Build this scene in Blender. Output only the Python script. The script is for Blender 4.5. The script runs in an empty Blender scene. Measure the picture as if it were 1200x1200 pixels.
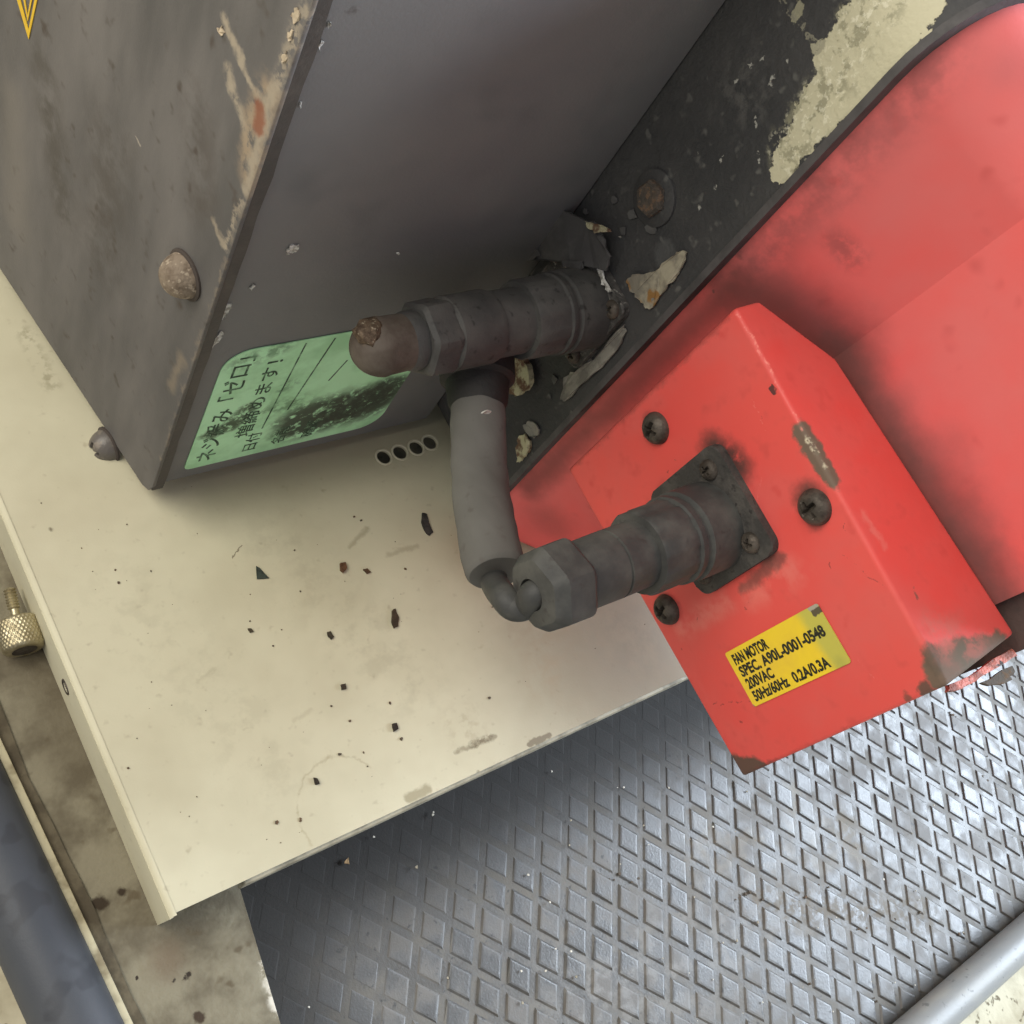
import bpy, bmesh, math, random
from mathutils import Vector, Matrix, noise as mnoise
random.seed(7)
SC = bpy.context.scene
COL = SC.collection

# ------------------------------------------------------------------ camera
CAM = Vector((0, 0, .40))                       # metres; z = 0 is the top of the cream cover plate
RM = Matrix(((0.78529126, 0.25463759, -0.56433797),
             (-0.44690155, 0.8639651, -0.23204161),
             (0.42848179, 0.43442376, 0.79226217)))
cd = bpy.data.cameras.new('camera'); cd.sensor_width = 36; cd.lens = 36
cd.clip_start = .01; cd.clip_end = 50
cam = bpy.data.objects.new('camera', cd); COL.objects.link(cam)
cam.matrix_world = Matrix.Translation(CAM) @ RM.to_4x4()
SC.camera = cam

# ------------------------------------------------------------------ light
wd = bpy.data.worlds.new('World'); SC.world = wd; wd.use_nodes = True
bg = wd.node_tree.nodes['Background']
bg.inputs[0].default_value = (.93, .95, 1.0, 1); bg.inputs[1].default_value = .48

def area(name, loc, target, sx, sy, power, col):
    l = bpy.data.lights.new(name, 'AREA'); l.shape = 'RECTANGLE'; l.size = sx; l.size_y = sy
    l.energy = power; l.color = col
    o = bpy.data.objects.new(name, l); COL.objects.link(o)
    o.location = loc
    o.rotation_euler = (Vector(target) - Vector(loc)).to_track_quat('-Z', 'Y').to_euler()
    return o
area('workshop_light', (-.56, .46, .95), (.16, .06, .03), .85, .85, 12.6, (1, .94, .81))
area('doorway_light', (2.2, -.50, 1.28), (.45, -.1, -.05), 1.4, 1.0, 114, (.76, .87, 1))
SC.view_settings.view_transform = 'Standard'
SC.view_settings.look = 'None'
SC.view_settings.exposure = 0
SC.view_settings.gamma = 1
try: SC.view_settings.use_curve_mapping = False
except Exception: pass
SC.cycles.use_denoising = True
SC.cycles.max_bounces = 4; SC.cycles.diffuse_bounces = 3; SC.cycles.glossy_bounces = 2
SC.cycles.use_adaptive_sampling = True; SC.cycles.adaptive_threshold = .04

# ------------------------------------------------------------------ measuring helpers (photo pixel -> point on a known plane)
def ray(x, y):
    return RM @ Vector(((x - 600) / 1200, (600 - y) / 1200, -1))
def on(x, y, P0, n):
    r = ray(x, y); n = Vector(n); return CAM + r * ((Vector(P0) - CAM).dot(n) / r.dot(n))
def onX(x, y, v): return on(x, y, (v, 0, 0), (1, 0, 0))
def onY(x, y, v): return on(x, y, (0, v, 0), (0, 1, 0))
def onZ(x, y, v): return on(x, y, (0, 0, v), (0, 0, 1))
def depth(P): return (RM.transposed() @ (Vector(P) - CAM)).z * -1
def proj(P):
    c = RM.transposed() @ (Vector(P) - CAM)
    return 600 + 1200 * c.x / -c.z, 600 - 1200 * c.y / -c.z

# ------------------------------------------------------------------ materials
def lin(r, g, b):
    f = lambda c: (c / 255 / 12.92) if c / 255 <= .04045 else ((c / 255 + .055) / 1.055) ** 2.4
    return (f(r), f(g), f(b))
class NT:
    def __init__(s, m): s.t = m.node_tree; s.N = s.t.nodes; s.L = s.t.links
    def n(s, typ, *ins, **kw):
        d = s.N.new(typ)
        for k, v in kw.items(): setattr(d, k, v)
        for i, v in enumerate(ins):
            if v is None: continue
            if isinstance(v, bpy.types.NodeSocket): s.L.new(v, d.inputs[i])
            else:
                try: d.inputs[i].default_value = v
                except Exception: d.inputs[i].default_value = tuple(v) + (1,)
        return d
    def math(s, op, *a): return s.n('ShaderNodeMath', *a, operation=op).outputs[0]
    def vm(s, op, *a): 
        d = s.n('ShaderNodeVectorMath', *a, operation=op)
        return d.outputs[1] if op in ('DOT_PRODUCT', 'LENGTH', 'DISTANCE') else d.outputs[0]
    def noise(s, vec, scale, detail=4, rough=.6):
        d = s.n('ShaderNodeTexNoise', vec); d.inputs['Scale'].default_value = scale
        d.inputs['Detail'].default_value = detail; d.inputs['Roughness'].default_value = rough
        return d
    def ramp(s, v, lo, hi, a=0., b=1.):
        return s.n('ShaderNodeMapRange', v, lo, hi, a, b, interpolation_type='SMOOTHSTEP').outputs[0]
    def mix(s, f, a, b):
        d = s.N.new('ShaderNodeMix'); d.data_type = 'RGBA'
        for sock, v in ((d.inputs[0], f), (d.inputs[6], a), (d.inputs[7], b)):
            if isinstance(v, bpy.types.NodeSocket): s.L.new(v, sock)
            elif isinstance(v, (int, float)): sock.default_value = v
            else: sock.default_value = tuple(v) + (1,)
        return d.outputs[2]

GRAIN = (90, 200, 420)
def mark(a, r, col, b=None, soft=.45, amt=1., grain=None, rough=None):
    return dict(a=Vector(a), b=Vector(b) if b is not None else None, r=r, col=col, soft=soft, amt=amt, grain=grain, rough=rough)

def M(name, base, rough=.6, var=None, vs=30, vlo=.4, vhi=.65, stretch=None, fine=None, fs=300, flo=.55, fhi=.62,
      bump=.15, bs=600, bdist=.0006, wave=0, spec=.35, metal=0, marks=(), warp=.006, ws=110, coat=0, rvar=.12):
    m = bpy.data.materials.new(name); m.use_nodes = True
    T = NT(m); bs_ = T.N['Principled BSDF']
    pos = T.n('ShaderNodeNewGeometry').outputs['Position']
    col = base; rg = rough
    if var is not None:
        v = pos if stretch is None else T.vm('MULTIPLY', pos, stretch)
        f = T.ramp(T.noise(v, vs, 4, .62).outputs[0], vlo, vhi)
        col = T.mix(f, col, var)
        rg = T.math('ADD', rough, T.math('MULTIPLY', f, rvar))
    if fine is not None:
        f = T.ramp(T.noise(pos, fs, 2, .6).outputs[0], flo, fhi)
        col = T.mix(f, col, fine)
    cache = {}
    if marks:
        nz = T.noise(pos, ws, 4, .65).outputs[1]
        off = T.vm('SCALE', T.vm('SUBTRACT', nz, (.5, .5, .5)), None)
        off.node.inputs['Scale'].default_value = warp * 2
        wp = T.vm('ADD', pos, off)
        hgt = None
        for k in marks:
            a = k['a']
            if k['b'] is None: d = T.vm('DISTANCE', wp, tuple(a))
            else:
                ab = k['b'] - a
                pa = T.vm('SUBTRACT', wp, tuple(a))
                h = T.math('MULTIPLY', T.vm('DOT_PRODUCT', pa, tuple(ab)), 1 / max(ab.length_squared, 1e-12))
                h.node.use_clamp = True
                q = T.vm('SCALE', (0, 0, 0)); q.node.inputs[0].default_value = tuple(ab); T.L.new(h, q.node.inputs['Scale'])
                d = T.vm('LENGTH', T.vm('SUBTRACT', pa, q))
            f = T.ramp(d, k['r'] * (1 - k['soft']), k['r'], k['amt'], 0.)
            if k['grain']:
                sc_, lo_, hi_ = k['grain']
                sc_ = min(GRAIN, key=lambda g: abs(math.log(g / sc_)))
                if sc_ not in cache: cache[sc_] = T.noise(pos, sc_, 4, .65).outputs[0]
                f = T.math('MULTIPLY', f, T.ramp(cache[sc_], lo_, hi_))
            col = T.mix(f, col, k['col'])
            if k['rough'] is not None:
                d2 = T.n('ShaderNodeMix', f, rg if isinstance(rg, bpy.types.NodeSocket) else None)
                if not isinstance(rg, bpy.types.NodeSocket): d2.inputs[2].default_value = rg
                else: T.L.new(rg, d2.inputs[2])
                d2.inputs[3].default_value = k['rough']; rg = d2.outputs[0]
            if k['soft'] < .1:
                hgt = f if hgt is None else T.math('MAXIMUM', hgt, f)
    else: hgt = None
    T.L.new(col, bs_.inputs['Base Color']) if isinstance(col, bpy.types.NodeSocket) else setattr(bs_.inputs['Base Color'], 'default_value', tuple(col) + (1,))
    if isinstance(rg, bpy.types.NodeSocket): T.L.new(rg, bs_.inputs['Roughness'])
    else: bs_.inputs['Roughness'].default_value = rg
    bs_.inputs['Metallic'].default_value = metal
    bs_.inputs['Specular IOR Level'].default_value = spec
    if coat: bs_.inputs['Coat Weight'].default_value = coat; bs_.inputs['Coat Roughness'].default_value = .25
    nrm = None
    h = T.noise(pos, bs, 2, .6).outputs[0]
    b = T.n('ShaderNodeBump', bump, bdist, None, h) if False else T.N.new('ShaderNodeBump')
    b.inputs['Strength'].default_value = bump; b.inputs['Distance'].default_value = bdist; T.L.new(h, b.inputs['Height'])
    nrm = b.outputs[0]
    if wave:
        b2 = T.N.new('ShaderNodeBump'); b2.inputs['Strength'].default_value = wave; b2.inputs['Distance'].default_value = .004
        T.L.new(T.noise(pos, 22, 1, .5).outputs[0], b2.inputs['Height']); T.L.new(nrm, b2.inputs['Normal']); nrm = b2.outputs[0]
    if hgt is not None:
        b3 = T.N.new('ShaderNodeBump'); b3.invert = True; b3.inputs['Strength'].default_value = .6; b3.inputs['Distance'].default_value = .0008
        T.L.new(hgt, b3.inputs['Height']); T.L.new(nrm, b3.inputs['Normal']); nrm = b3.outputs[0]
    T.L.new(nrm, bs_.inputs['Normal'])
    return m

# ------------------------------------------------------------------ mesh helpers
def finish(name, bm, mat, parent=None, angle=35, smooth=True):
    bmesh.ops.recalc_face_normals(bm, faces=bm.faces)
    if parent is not None:
        o_ = -parent.location
        bmesh.ops.translate(bm, verts=bm.verts, vec=o_)
    me = bpy.data.meshes.new(name); bm.to_mesh(me); bm.free()
    if mat: me.materials.append(mat)
    if smooth:
        me.polygons.foreach_set('use_smooth', [True] * len(me.polygons))
        me.set_sharp_from_angle(angle=math.radians(angle))
    o = bpy.data.objects.new(name, me); COL.objects.link(o)
    if parent is not None: o.parent = parent
    return o
def child_of_part(o, part):
    """make o (built in the frame of the same root) a sub-part of part"""
    o.parent = part
    return o
def sub(name, bm, mat, root, part, **k):
    o = finish(name, bm, mat, root, **k); o.parent = part; o.location = o.location - part.location
    return o
def thing(name, loc, label, cat, group=None):
    o = bpy.data.objects.new(name, None); COL.objects.link(o); o.location = loc; o.empty_display_size = .01
    return tag(o, label, cat, group)
def tag(o, label=None, cat=None, group=None, kind=None):
    if label: o['label'] = label
    if cat: o['category'] = cat
    if group: o['group'] = group
    if kind: o['kind'] = kind
    return o
def bevel(bm, w, seg=2, edges=None):
    bmesh.ops.bevel(bm, geom=edges or list(bm.edges), offset=w, segments=seg, affect='EDGES', profile=.6, clamp_overlap=True)
def box(x0, x1, y0, y1, z0, z1, bm=None):
    bm = bm or bmesh.new()
    v = [bm.verts.new((x, y, z)) for z in (z0, z1) for y in (y0, y1) for x in (x0, x1)]
    for f in ((0, 2, 3, 1), (4, 5, 7, 6), (0, 1, 5, 4), (2, 6, 7, 3), (0, 4, 6, 2), (1, 3, 7, 5)):
        bm.faces.new([v[i] for i in f])
    return bm
def prism(pts, vec, bm=None):
    bm = bm or bmesh.new(); vec = Vector(vec)
    a = [bm.verts.new(p) for p in pts]; b = [bm.verts.new(Vector(p) + vec) for p in pts]
    n = len(a)
    bm.faces.new(a); bm.faces.new(b[::-1])
    for i in range(n): bm.faces.new((a[i], b[i], b[(i + 1) % n], a[(i + 1) % n]))
    return bm
def frame(d):
    d = Vector(d).normalized(); u = d.orthogonal().normalized(); return u, d.cross(u)
def lathe(o, d, prof, seg=48, rf=None, bm=None, up=None):
    """profile of (distance along d, radius); rf(i, theta, r) may reshape a ring"""
    bm = bm or bmesh.new(); o = Vector(o); d = Vector(d).normalized()
    if up is not None: u = (Vector(up) - d * Vector(up).dot(d)).normalized(); w = d.cross(u)
    else: u, w = frame(d)
    rings = []
    for i, (t, r) in enumerate(prof):
        if r < 1e-6: rings.append([bm.verts.new(o + d * t)]); continue
        ring = []
        for k in range(seg):
            th = 2 * math.pi * k / seg; rr = rf(i, th, r) if rf else r
            ring.append(bm.verts.new(o + d * t + (u * math.cos(th) + w * math.sin(th)) * rr))
        rings.append(ring)
    for A, B in zip(rings, rings[1:]):
        for k in range(seg):
            k2 = (k + 1) % seg
            if len(A) == 1 and len(B) == 1: break
            if len(A) == 1: bm.faces.new((A[0], B[k], B[k2]))
            elif len(B) == 1: bm.faces.new((A[k], B[0], A[k2]))
            else: bm.faces.new((A[k], B[k], B[k2], A[k2]))
    if len(rings[0]) > 1: bm.faces.new(rings[0][::-1])
    if len(rings[-1]) > 1: bm.faces.new(rings[-1])
    return bm
def spline(P, n=10):
    P = [Vector(p) for p in P]; out = []
    Q = [2 * P[0] - P[1]] + P + [2 * P[-1] - P[-2]]
    for i in range(1, len(Q) - 2):
        for k in range(n):
            t = k / n; a, b, c, d = Q[i - 1:i + 3]
            out.append(.5 * ((2 * b) + (c - a) * t + (2 * a - 5 * b + 4 * c - d) * t * t + (3 * b - a - 3 * c + d) * t ** 3))
    return out + [P[-1]]
def tube(path, r, seg=24, bm=None, wob=0):
    bm = bm or bmesh.new(); rings = []
    u = None
    for i, p in enumerate(path):
        d = (path[min(i + 1, len(path) - 1)] - path[max(i - 1, 0)]).normalized()
        u = d.orthogonal().normalized() if u is None else (u - d * u.dot(d)).normalized()
        w = d.cross(u); rr = r(i / (len(path) - 1)) if callable(r) else r
        ring = []
        for k in range(seg):
            th = 2 * math.pi * k / seg
            q = u * math.cos(th) + w * math.sin(th)
            f = 1 + wob * mnoise.noise((p + q * rr) * 140)
            ring.append(bm.verts.new(p + q * rr * f))
        rings.append(ring)
    for A, B in zip(rings, rings[1:]):
        for k in range(seg): bm.faces.new((A[k], B[k], B[(k + 1) % seg], A[(k + 1) % seg]))
    bm.faces.new(rings[0][::-1]); bm.faces.new(rings[-1])
    return bm
def loops_sheet(loops, vec):
    """flat sheet with holes (first loop outside), thickened by vec"""
    bm = bmesh.new(); allv = []
    for lp in loops:
        vs = [bm.verts.new(p) for p in lp]; allv.append(vs)
        for i in range(len(vs)): bm.edges.new((vs[i], vs[(i + 1) % len(vs)]))
    bmesh.ops.triangle_fill(bm, use_beauty=True, edges=list(bm.edges))
    top = list(bm.faces); m = {}
    for v in list(bm.verts): m[v] = bm.verts.new(v.co + Vector(vec))
    for f in top: bm.faces.new([m[v] for v in f.verts][::-1])
    for vs in allv:
        for i in range(len(vs)):
            a, b = vs[i], vs[(i + 1) % len(vs)]; bm.faces.new((a, b, m[b], m[a]))
    return bm
def circle(c, u, w, r, n=20, sq=1.):
    return [Vector(c) + Vector(u) * r * math.cos(2 * math.pi * k / n) + Vector(w) * r * sq * math.sin(2 * math.pi * k / n) for k in range(n)]
def ragged(pts, amp=.0006, sub_=3):
    """roughen a polygon outline"""
    out = []
    n = len(pts)
    for i in range(n):
        a, b = Vector(pts[i]), Vector(pts[(i + 1) % n])
        for k in range(sub_):
            p = a.lerp(b, k / sub_)
            out.append(p + Vector((random.uniform(-1, 1), random.uniform(-1, 1), random.uniform(-1, 1))) * amp * (.4 if k == 0 else 1))
    return out
def text_mesh(s, org, right, up, w, h, out=.00015, thick=.00012, extra=0.):
    """lettering fitted into a box w x h starting at org"""
    c = bpy.data.curves.new('lettering', 'FONT'); c.body = s; c.resolution_u = 3; c.offset = extra
    o = bpy.data.objects.new('lettering', c); COL.objects.link(o)
    bpy.context.view_layer.update()
    me = bpy.data.meshes.new_from_object(o.evaluated_get(bpy.context.evaluated_depsgraph_get()))
    bpy.data.objects.remove(o); bpy.data.curves.remove(c)
    xs = [v.co.x for v in me.vertices]; ys = [v.co.y for v in me.vertices]
    x0, x1, y0, y1 = min(xs), max(xs), min(ys), max(ys)
    R_, U_ = Vector(right), Vector(up); N_ = R_.cross(U_)
    bm = bmesh.new(); bm.from_mesh(me); bpy.data.meshes.remove(me)
    for v in bm.verts:
        v.co = Vector(org) + R_ * ((v.co.x - x0) / (x1 - x0) * w) + U_ * ((v.co.y - y0) / (y1 - y0) * h) + N_ * out
    return bm
def merge(bm, other):
    me = bpy.data.meshes.new('tmp'); other.to_mesh(me); other.free(); bm.from_mesh(me); bpy.data.meshes.remove(me); return bm

# ------------------------------------------------------------------ palette
GR = lin(92, 84, 72)
RUST = lin(128, 78, 50)
CREAM = lin(205, 200, 172)
m_dark2 = M('sooty_dark_plastic', lin(68, 67, 66), .6, lin(86, 84, 81), 60, .35, .68, fine=lin(50, 48, 47), fs=260, flo=.58, fhi=.75, bump=.3, bs=800, bdist=.0005, spec=.35)
m_dark = M('dusty_dark_plastic', lin(60, 60, 59), .56, lin(86, 85, 81), 60, .35, .7, fine=lin(62, 59, 57), fs=260, flo=.6, fhi=.75, bump=.25, bs=900, bdist=.0004, spec=.4)
m_screw = M('grimy_screw', lin(92, 84, 76), .5, lin(60, 54, 48), 160, .4, .65, bump=.4, bs=1200, metal=.35)
m_rustscrew = M('corroded_screw', lin(134, 120, 104), .75, lin(104, 90, 76), 220, .38, .66, bump=.6, bs=800, bdist=.0006, fine=lin(160, 146, 128), fs=420)
m_ink = M('black_ink', lin(38, 38, 30), .6, lin(70, 70, 52), 300, .5, .75, bump=0)
m_speck = M('dark_debris', lin(84, 74, 62), .8, lin(108, 84, 62), 300, .45, .65, bump=.5)

# ================================================================== SETTING
Z_G, Z_M, Z_L = -.078, -.068, -.028          # ground, mat sheet, ledge top
m_ground = M('dusty_floor', lin(206, 198, 172), .8, lin(168, 158, 132), 25, .4, .7, fine=lin(120, 110, 88), fs=190, flo=.6, fhi=.7, bump=.35, bs=420)
bm = bmesh.new()
bmesh.ops.create_grid(bm, x_segments=4, y_segments=4, size=3)
bmesh.ops.translate(bm, verts=bm.verts, vec=(.3, 0, Z_G))
tag(finish('floor', bm, m_ground), kind='structure')

m_ledge = M('dirty_ledge', lin(134, 127, 107), .85, lin(100, 92, 76), 40, .38, .66, fine=lin(98, 88, 70), fs=120, flo=.64, fhi=.74, bump=.4, bs=320, bdist=.0012,
            marks=[mark(onZ(400 / 3.43, 1000 + 200 / 3.43, Z_L), .0035, lin(58, 48, 36), soft=.5), mark(onZ(142, 1044, Z_L), .0025, lin(58, 48, 36), soft=.5),
                   mark(onZ(233, 1193, Z_L), .003, lin(64, 52, 40), soft=.5), mark(onZ(195, 1125, Z_L), .011, lin(112, 98, 80), soft=.9, amt=.8),
                   mark(onZ(205, 1145, Z_L), .0014, lin(50, 42, 34), soft=.4), mark(onZ(219, 1144, Z_L), .0014, lin(50, 42, 34), soft=.4),
                   mark(onZ(162, 1144, Z_L), .0009, lin(50, 42, 34), soft=.4),
                   mark(onZ(330, 1195, Z_L), .004, lin(222, 216, 200), b=onZ(310, 1130, Z_L), soft=.8, amt=.8, grain=(260, .45, .6)),
                   mark(onZ(45, 770, Z_L), .02, lin(84, 74, 58), b=onZ(90, 880, Z_L), soft=.95, amt=.55)], warp=.003)  # last mark paints the plate's mild shadow onto the ledge
eR = [onZ(330, 1200, Z_L), onZ(285, 1050, Z_L)]; dR = (eR[1] - eR[0]).normalized()
eL = [onZ(150, 1210, Z_L), onZ(0, 885, Z_L)]; dL = (eL[1] - eL[0]).normalized()
bm = prism([eR[0] - dR * .3, eR[0] + dR * .35, eL[0] + dL * .45, eL[0] - dL * .2], (0, 0, Z_G - .001 - Z_L))
bevel(bm, .0015, 2)
ledge = finish('ledge', bm, m_ledge); tag(ledge, kind='structure')
m_lip = M('cream_lip', lin(198, 188, 156), .8, lin(142, 130, 104), 60, .45, .7, bump=.4, bs=500)
lpA, lpB = onZ(142, 1200, Z_L), onZ(0, 893, Z_L)
dl = (lpB - lpA).normalized(); sd = Vector((dl.y, -dl.x, 0))
if sd.x < 0: sd = -sd
A, B = lpA - dl * .2, lpB + dl * .35
bm = prism([A, B, B + sd * .0032, A + sd * .0032], (0, 0, .0035)); bevel(bm, .001, 2)
o = finish('lip', bm, m_lip, ledge); 
m_groove = M('brown_grime', lin(104, 95, 77), .9, lin(84, 76, 62), 80, .4, .6, bump=.5, bs=400)
pts = []
n = 60
for i in range(n + 1):
    p = A.lerp(B, i / n); pts.append(p + sd * .0030 + Vector((0, 0, .0003)))
for i in range(n, -1, -1):
    p = A.lerp(B, i / n); pts.append(p + sd * (.0072 + .0016 * mnoise.noise(p * 90)) + Vector((0, 0, .0003)))
finish('dirt_band', prism(pts, (0, 0, .0006)), m_groove, ledge)

# left blue-grey pipe beside the ledge
m_rail = M('blue_grey_paint', lin(66, 69, 75), .5, lin(76, 78, 82), 12, .35, .7, fine=lin(60, 62, 67), fs=60, bump=.12, bs=700, spec=.45)
rr = .0135
c0, c1 = onZ(92, 1205, Z_L), onZ(-95, 800, Z_L)
dd = (c1 - c0).normalized()
rc = [c0 + dd * (t * .02 - .2) for t in range(34)]
rail = thing('pipe', (c0.x, c0.y, Z_L - .014), 'smooth blue-grey painted pipe running along the dirty ledge in the lower left corner', 'pipe')
finish('pipe_wall', tube(rc, rr, 40), m_rail, rail)

# lower right grey hose
m_hose = M('grey_hose', lin(144, 145, 143), .42, lin(170, 167, 156), 28, .4, .7, stretch=(.4, 1, 1), fine=lin(120, 120, 118), fs=240, flo=.62, fhi=.74, bump=.15, bs=700, spec=.5)
pz = Z_M + .012
h0, h1 = onZ(1083, 1200, pz), onZ(1200, 1098, pz)
hd = (h1 - h0).normalized(); hr = 21 * depth((h0 + h1) / 2) / 1200
hz = Z_M + .002 + hr
h0, h1 = onZ(1083, 1202, hz), onZ(1200, 1099, hz); hd = (h1 - h0).normalized()
hose = thing('hose', (h0.x, h0.y, Z_M), 'light grey round hose lying across the lower right corner of the black mat', 'hose')
hp = [h0 + hd * (t * .02 - .3) + Vector((0, 0, 0)) for t in range(40)]
finish('hose_wall', tube(hp, hr, 40), m_hose, hose)

# ------------------------------------------------------------------ rubber mat with diamond studs
m_mat = M('mat_rubber', lin(80, 77, 72), .44, lin(102, 97, 88), 45, .4, .65, rvar=.28, fine=lin(56, 54, 52), fs=240, flo=.62, fhi=.76, bump=.25, bs=800, spec=.7,
          marks=[mark(onZ(250, 1075, Z_M), .062, lin(30, 27, 23), b=onZ(820, 815, Z_M), soft=.95, amt=1, rough=.85), mark(onZ(310, 1100, Z_M), .045, lin(44, 41, 37), b=onZ(350, 1250, Z_M), soft=1, amt=.8, rough=.85), mark(onZ(1010, 1000, Z_M), .016, lin(120, 112, 98), b=onZ(985, 960, Z_M), soft=1, amt=.8, rough=.8, grain=(90, .36, .6)), mark(onZ(1150, 1000, Z_M), .05, lin(140, 138, 134), b=onZ(700, 1160, Z_M), soft=1, amt=.5, rough=.62, grain=(90, .46, .62)), mark(onZ(890, 1060, Z_M), .02, lin(112, 102, 86), b=onZ(1080, 1070, Z_M), soft=1, amt=.7, rough=.8, grain=(200, .44, .6)), mark(onZ(830, 1000, Z_M), .03, lin(128, 120, 106), b=onZ(990, 985, Z_M), soft=.9, amt=.4, grain=(60, .4, .65)),  # first two marks: dirt, with the shade by plate and ledge painted in
                 mark(onZ(930, 935, Z_M), .014, lin(150, 145, 132), soft=.7, amt=.5, grain=(120, .4, .6))])
m_stud = M('stud_rubber', lin(80, 79, 77), .40, lin(102, 98, 92), 38, .4, .65, rvar=.26, fine=lin(58, 57, 56), fs=260, flo=.62, fhi=.76, bump=.22, bs=900, spec=.75,
           marks=[mark(onZ(250, 1075, Z_M), .062, lin(30, 27, 23), b=onZ(820, 815, Z_M), soft=.95, amt=1, rough=.85), mark(onZ(310, 1100, Z_M), .045, lin(44, 41, 37), b=onZ(350, 1250, Z_M), soft=1, amt=.8, rough=.85), mark(onZ(1010, 1000, Z_M), .016, lin(120, 112, 98), b=onZ(985, 960, Z_M), soft=1, amt=.8, rough=.8, grain=(90, .36, .6)), mark(onZ(1150, 1000, Z_M), .05, lin(140, 138, 134), b=onZ(700, 1160, Z_M), soft=1, amt=.5, rough=.62, grain=(90, .46, .62)), mark(onZ(890, 1060, Z_M), .02, lin(112, 102, 86), b=onZ(1080, 1070, Z_M), soft=1, amt=.7, rough=.8, grain=(200, .44, .6)), mark(onZ(830, 1000, Z_M), .03, lin(132, 124, 108), b=onZ(990, 985, Z_M), soft=.9, amt=.45, grain=(60, .4, .65))])  # same painted shade and dirt as on the mat sheet
dM = CAM.z - Z_M
mat_root = thing('rubber_mat', (.4, -.06, Z_M - .008), 'dark rubber floor mat with raised diamond studs under the cream plate and red box', 'mat')
hoff = hd.cross(Vector((0, 0, 1)))
mp = [eR[0] - dR * .06, eR[1] + dR * .20, Vector((.85, .30, 0)), h0 + hd * .45, h0 - hd * .05]
mp[0] = Vector((eR[0].x + .001, h0.y - .05, 0)); mp[1] = Vector((eR[1].x + .004, .26, 0)); mp[4] = Vector((h0.x - .25, h0.y - .005, 0))
bm = prism([(p.x, p.y, Z_M) for p in mp], (0, 0, -.008))
finish('mat_sheet', bm, m_mat, mat_root)
ang = lambda a: Vector((math.sin(math.radians(a)), -math.cos(math.radians(a)), 0))
VA, VB = ang(37.9) * .0334 * dM, ang(-33.0) * .0322 * dM
anchor = onZ(611.5, 1063.5, Z_M)
H = .0010
def stud_mesh(k):
    bm = bmesh.new()
    def ringp(s, z, j=0):
        return [bm.verts.new((VA * (sa * s * .5) + VB * (sb * s * .5)) + Vector((random.uniform(-j, j), random.uniform(-j, j), z))) for sa, sb in ((-1, -1), (1, -1), (1, 1), (-1, 1))]
    r0 = ringp(.80, 0, .0001); r1 = ringp(.67, H * (.86 + .06 * k), .00022); r2 = ringp(.55, H * (.98 + .05 * k), .00026)
    for A_, B_ in ((r0, r1), (r1, r2)):
        for i in range(4): bm.faces.new((A_[i], A_[(i + 1) % 4], B_[(i + 1) % 4], B_[i]))
    bm.faces.new(r2)
    bmesh.ops.recalc_face_normals(bm, faces=bm.faces)
    me = bpy.data.meshes.new('stud'); bm.to_mesh(me); bm.free(); me.materials.append(m_stud); return me
studs = [stud_mesh(k) for k in range(4)]
cells = []
for i in range(-25, 40):
    for j in range(-25, 40):
        p = anchor + VA * i + VB * j
        if not (p.x > eR[0].x + .010 and p.x < .72 and -.33 < p.y < .25): continue
        if (p - h0).dot(hoff) > -.004 - hr * .3 and p.x > h0.x - .25: continue
        if p.y < h0.y - .04: continue
        x, y = proj(p); vis = -10 < x < 1215 and 815 < y < 1215 and y > 1090 - (x - 190) * .47
        rest_in_view = vis and not (690 < x < 1100 and y < 905 - (x - 870) * .43 and y > 0 and x > 870)
        cells.append((0 if rest_in_view else 1, (p - CAM).length, p))
cells.sort(key=lambda c: (c[0], c[1]))
rest = bmesh.new()
def worn(p):
    # worn almost flat along the plate's front edge and along the ledge
    return max(.20, min(1, min((-.006 - p.y) / .055, (p.x - .13) / .11 + max(0, (-.05 - p.y) / .08)))) * random.uniform(.85, 1.12)
for q, (a_, b_, p) in enumerate(cells):
    me = studs[random.randrange(4)]
    if q < 300:
        o = bpy.data.objects.new('stud', me); COL.objects.link(o); o.parent = mat_root
        o.location = p + Vector((0, 0, -.0001)) - mat_root.location
        o.scale.z = worn(p)
    else:
        t = bmesh.new(); t.from_mesh(me); bmesh.ops.scale(t, verts=t.verts, vec=(1, 1, worn(p))); bmesh.ops.translate(t, verts=t.verts, vec=p + Vector((0, 0, -.0001))); merge(rest, t)
if len(rest.verts): tag(finish('far_studs', rest, m_stud, mat_root, smooth=False), kind='stuff')
else: rest.free()

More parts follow.
